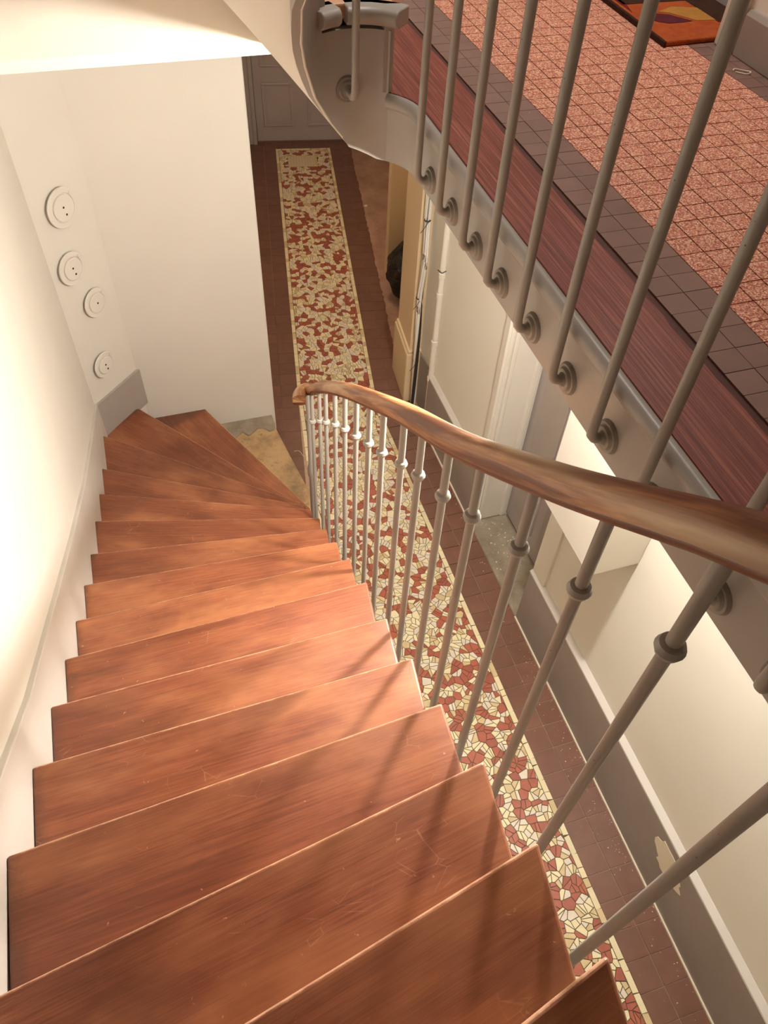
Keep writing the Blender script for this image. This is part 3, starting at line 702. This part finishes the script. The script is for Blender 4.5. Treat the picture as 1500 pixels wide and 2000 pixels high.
# ================================================================== upper flight
S2 = thing('staircase', 'upper flight of wooden stairs with white nosing returns rising from the landing', 'staircase', (.5, 1.8, ZL))
ribbon(list(range(10, len(path))), .022, False).build('string', 'string', S2, smooth=40, label='grey painted curved string of the upper flight')
def C2(r, a): return (.505 + r * math.cos(math.radians(a)), 1.65 + r * math.sin(math.radians(a)))
risers = [((.596, 1.752), (.62, 2.44)), (C2(.142, 112), (.10, 2.44)), (C2(.142, 150), (-.5, 2.30)), ((.37, 1.55), (-.5, 1.72)), ((.37, 1.33), (-.5, 1.40)), ((.37, 1.11), (-.5, 1.15)), ((.37, .89), (-.5, .91))]
for i in range(len(risers) - 1):
    (a0, c0), (a1, c1) = risers[i], risers[i + 1]; z = ZL + RISE * (i + 1)
    if i == 0: poly = [(.622, 1.765), (.645, 2.44), c1, a1] + [C2(.142, a) for a in (100, 85, 70, 58)]
    elif i == 1: poly = [a0, c0, (-.5, 2.44), c1, a1, C2(.142, 130)]
    else: poly = [a0, c0, c1, a1]
    MB().prism(poly, z - .03, z).build('tread', 'tread', S2, origin=(a0[0], a0[1], z), rot=math.atan2(c0[1] - a0[1], c0[0] - a0[0]), bevel=.004)
    d = Vector((c0[0] - a0[0], c0[1] - a0[1])).normalized(); n = Vector((d.y, -d.x))
    q = [Vector(a0), Vector(c0), Vector(c0) - n * .02, Vector(a0) - n * .02]
    MB().prism([tuple(p) for p in q], z - RISE, z - .03).build('riser', 'grey', S2)
# white-painted rounded ends of the first treads, outside the string
def nosing(a0, a1, z):
    pts = [C2(.138, a) + (z,) for a in range(a0, a1 + 1, 6)]
    return MB().tube(pts, [(.028, .017), (-.018, .017), (-.027, .011), (-.030, 0), (-.027, -.011), (-.018, -.018), (.028, -.018)])
nosing(40, 96, ZL + RISE - .017).build('nosing_return', 'string', S2, smooth=50, bevel=.003, label='pale rounded end of the first upper tread')
nosing(102, 128, ZL + RISE - .017).build('nosing_return', 'string', S2, smooth=50, bevel=.003)
# plaster soffit: ruled between the string and the walls
def OX(z): return .433 - (z + .853) / 1.1          # the winding soffit meets the bulkhead along a 48 degree line
rul = [(C2(.132, 76) + (-.866,), (.433, 2.44, -.853)), (C2(.131, 92) + (-.852,), (.431, 2.44, -.850))] + [(C2(.13, a) + (z,), (OX(z), 2.44, z)) for a, z in ((110, -.80), (130, -.735), (150, -.655), (165, -.60))]
rul += [((.375, 1.65, -.53), (OX(-.53), 2.44, -.53)), ((.375, 1.55, -.45), (OX(-.42), 2.44, -.42)), ((.375, 1.4, -.337), (-.1, 2.44, -.27)), ((.375, 1.2, -.18), (-.5, 2.44, .0)), ((.375, 1.0, -.03), (-.5, 1.9, .12)), ((.375, .5, .355), (-.5, .9, .42)), ((.375, -.6, 1.2), (-.5, -.6, 1.2))]
b = MB(); NS = 8
for A, B in rul:
    A, B = Vector(A), Vector(B); b.v += [tuple(A.lerp(B, j / NS)) for j in range(NS + 1)]
for i in range(len(rul) - 1):
    for j in range(NS): p = i * (NS + 1) + j; b.face((p, p + 1, p + NS + 2, p + NS + 1))
so = b.build('soffit', 'soffit', S2, smooth=60, label='white plaster underside of the upper flight')
sd = so.modifiers.new('solid', 'SOLIDIFY'); sd.thickness = .004; sd.offset = -1

# ================================================================== smaller things
# round cover plates on the diagonal wall
nrm = Vector((.7122, -.7020, 0)).normalized()
caps = [((-.368, 3.794, -1.99), .098, 2, 'topmost white round cover plate on the diagonal wall above the stairs'),
        ((-.405, 3.758, -2.296), .088, 2, 'second white round cover plate from the top, nearest the left corner'),
        ((-.344, 3.818, -2.552), .083, 1, 'third white round cover plate, with a single dark screw hole'),
        ((-.390, 3.772, -2.935), .080, 2, 'lowest white round cover plate, just above the grey skirting')]
for (c, r, nh, lab) in caps:
    c = Vector(c) + nrm * .004
    cp = thing('cover_plate', lab, 'cover plate', tuple(c), 'round painted cover plates')
    MB().lathe([(r, 0), (r, .006), (r * .97, .009), (r * .74, .009), (r * .70, .003)], tuple(c), 32, nrm).build('rim', 'white', cp, smooth=30)
    MB().lathe([(r * .66, .002), (r * .66, .012), (r * .63, .014), (.001, .015)], tuple(c), 32, nrm).build('disc', 'white', cp, smooth=30)
    tv = Vector((-nrm.y, nrm.x, 0))
    hs = [(0, 0)] if nh == 1 else [(-.004, .006), (.004, -r * .34)]
    for (hx, hz) in hs:
        q = c + nrm * .014 + tv * hx + Vector((0, 0, hz)); MB().lathe([(.0055, 0), (.0055, .0016), (.001, .0018)], tuple(q), 12, nrm).build('screw_hole', 'black', cp)
    q = c + nrm * .006 + tv * (r * .62) + Vector((0, 0, r * .55)); MB().lathe([(.008, 0), (.007, .008), (.003, .010)], tuple(q), 10, nrm).build('latch', 'white', cp)
# boxed-in cabinet on the right wall
cb = thing('wall_cabinet', 'white painted box cabinet fixed to the right wall of the hall', 'cabinet', (1.53, 1.64, -2.52))
MB().box((1.425, 1.42, -2.52), (1.645, 1.857, -1.3)).build('body', 'wpaint', cb, bevel=.004)
MB().box((1.412, 1.435, -2.515), (1.426, 1.845, -1.31)).build('door', 'wpaint', cb, bevel=.003)
# pipe and cables
pp = thing('drain_pipe', 'white painted vertical pipe standing against the right wall at the hall bend', 'pipe', (1.632, 3.70, -3.40))
MB().tube([(1.632, 3.70, ZF + .1), (1.632, 3.70, -2.2), (1.632, 3.70, ZC)], .019).build('tube', 'wpaint', pp, smooth=60)
for z in (-3.42, -3.12, -2.76, -2.62): MB().lathe([(.019, -.018), (.0235, -.014), (.0235, .014), (.019, .018)], (1.632, 3.70, z), 16).build('coupling', 'wpaint', pp, smooth=40)
MB().tube([(1.60, 3.70, -2.58), (1.618, 3.675, -2.59), (1.645, 3.675, -2.58)], .003).build('pipe_clip', 'cablek', pp)
cbn = thing('cable_bundle', 'loose bundle of grey, white and black cables hanging beside the cream pilaster', 'cables', (1.61, 3.93, -3.5))
base = [(1.607, 3.965, ZC), (1.607, 3.955, -2.2), (1.606, 3.945, -2.45), (1.600, 3.915, -2.65), (1.603, 3.955, -2.95), (1.603, 3.935, -3.2), (1.60, 3.915, -3.42), (1.602, 3.905, -3.65), (1.602, 3.895, ZF + .004)]
for i in range(10):
    ph = random.random() * 6.28; am = random.uniform(.008, .026); mat = ['cablew', 'cableg', 'cablew', 'cablek', 'cablew'][i % 5]
    pts = [(x + am * .7 * math.cos(ph + z * 2.4), y + am * math.sin(ph + z * 2.4), z) for x, y, z in base]
    MB().tube(spline(pts, 5), random.uniform(.0045, .0075)).build('cable', mat, cbn, smooth=60)
for z, y, x in ((-2.40, 3.945, 1.606), (-2.95, 3.955, 1.603), (-3.43, 3.915, 1.60)):
    MB().lathe([(.019, -.004), (.021, 0), (.019, .004)], (x, y, z), 14).build('cable_tie', 'cablek', cbn, smooth=40)
    MB().tube([(x, y - .02, z), (x - .03, y - .035, z - .03), (x - .05, y - .03, z - .06)], .0018).build('tie_tail', 'cablek', cbn)
# bin bag in the recess
bm = bmesh.new(); bmesh.ops.create_icosphere(bm, subdivisions=4, radius=1)
for vv in bm.verts:
    c = vv.co; a = math.atan2(c.y, c.x); f = 1 + .06 * math.sin(5 * a + 3 * c.z) + .04 * math.sin(11 * a - 6 * c.z) + .035 * math.sin(17 * c.z + 4 * a)
    z = max(c.z, -.86); r = .225 * f * (1 if z < .2 else 1 - .55 * (z - .2) ** 1.5)
    vv.co = Vector((c.x * r, c.y * r, (z + .86) * .30))
bg = thing('bin_bag', 'shiny black plastic bin bag standing in the recess behind the pilaster', 'bin bag', (2.06, 5.23, ZF))
me = bpy.data.meshes.new('bag_body'); bm.to_mesh(me); bm.free(); me.materials.append(MAT['bag']); me.polygons.foreach_set('use_smooth', [True] * len(me.polygons))
o = bpy.data.objects.new('bag_body', me); COL.objects.link(o); o.parent = bg; ORG[o] = ORG[bg]
MB().lathe([(.05, .53), (.022, .555), (.018, .575), (.045, .60), (.06, .63), (.02, .62)], (2.06, 5.23, ZF), 14).build('bag_knot', 'bag', bg, smooth=60)
# door mat on the landing
mt = thing('door_mat', 'worn orange and dark red coir door mat at the landing doorway', 'door mat', (1.5, 2.15, ZL))
MB().prism([(1.378, 1.87), (1.392, 2.62), (1.69, 2.62), (1.69, 1.885)], ZL + .0005, ZL + .013).build('pile', 'mato', mt, bevel=.004)
MB().prism([(1.372, 1.866), (1.384, 2.62), (1.398, 2.62), (1.387, 1.876)], ZL + .0003, ZL + .0125).build('border', 'matk', mt)
z0, z1 = ZL + .0125, ZL + .0142
MB().prism([(1.412, 2.03), (1.43, 2.045), (1.455, 2.06), (1.49, 2.045), (1.53, 1.99), (1.50, 1.985), (1.455, 1.985), (1.432, 2.0)], z0, z1).build('motif', 'matp', mt, label='plum leaf-shaped patch')
MB().prism([(1.47, 2.07), (1.50, 2.055), (1.545, 1.99), (1.60, 1.985), (1.60, 2.08), (1.53, 2.10)], z0, z1).build('motif', 'maty', mt, label='ochre patch')
MB().prism([(1.60, 1.97), (1.69, 1.96), (1.69, 2.16), (1.60, 2.14)], z0, z1).build('motif', 'matk', mt)
MB().prism([(1.40, 2.14), (1.68, 2.14), (1.68, 2.24), (1.40, 2.26)], z0, z1).build('motif', 'matk', mt)
MB().prism([(1.395, 2.08), (1.41, 2.14), (1.41, 2.60), (1.395, 2.60)], z0, z1).build('motif', 'matr', mt)
# crumbs
b = MB()
def flake(x, y, z, r):
    n = random.randint(4, 6); a0 = random.random() * 6
    b.prism([(x + r * random.uniform(.5, 1.1) * math.cos(a0 + i * 6.283 / n), y + r * random.uniform(.5, 1.1) * math.sin(a0 + i * 6.283 / n)) for i in range(n)], z, z + r * .5)
for i in range(190):
    y = random.triangular(-.3, 3.4, .7); x = 1.606 - abs(random.gauss(0, .07)); flake(x, y, ZF + .0008, random.choice((.0012, .0018, .0022, .0035)))
for i in range(60): flake(random.uniform(1.64, 1.84), random.uniform(2.35, 2.75), ZF + .0125, random.choice((.002, .003, .005)))
o = b.build('plaster_crumbs', 'flake', kind='stuff'); tag(o, 'white plaster crumbs scattered on the red-brown tiles along the baseboard', 'plaster crumbs')
b = MB(); p = far(2.66, .245); flake(p[0], p[1], ZF + .001, .022); o = b.build('paper_scrap', 'flake'); tag(o, 'small white paper scrap on the concrete strip of the far corridor', 'scrap')
fl = MB().tube(spline([(1.468, 1.695, ZL + .002), (1.475, 1.70, ZL + .004), (1.495, 1.688, ZL + .003), (1.502, 1.672, ZL + .005), (1.488, 1.668, ZL + .003), (1.470, 1.688, ZL + .002)]), .0013).build('paint_peeling', 'flake', smooth=60)
tag(fl, 'curled white paint peeling on the brown tiles by the landing baseboard', 'paint peeling')
th = MB().tube(spline([(.665, 3.70, ZF + .003), (.70, 3.69, ZF + .004), (.72, 3.63, ZF + .003), (.75, 3.63, ZF + .006), (.775, 3.66, ZF + .003)]), .0016).build('thread', 'flake', smooth=60)
tag(th, 'thin white curled thread lying on the tiles by the stone step', 'thread')
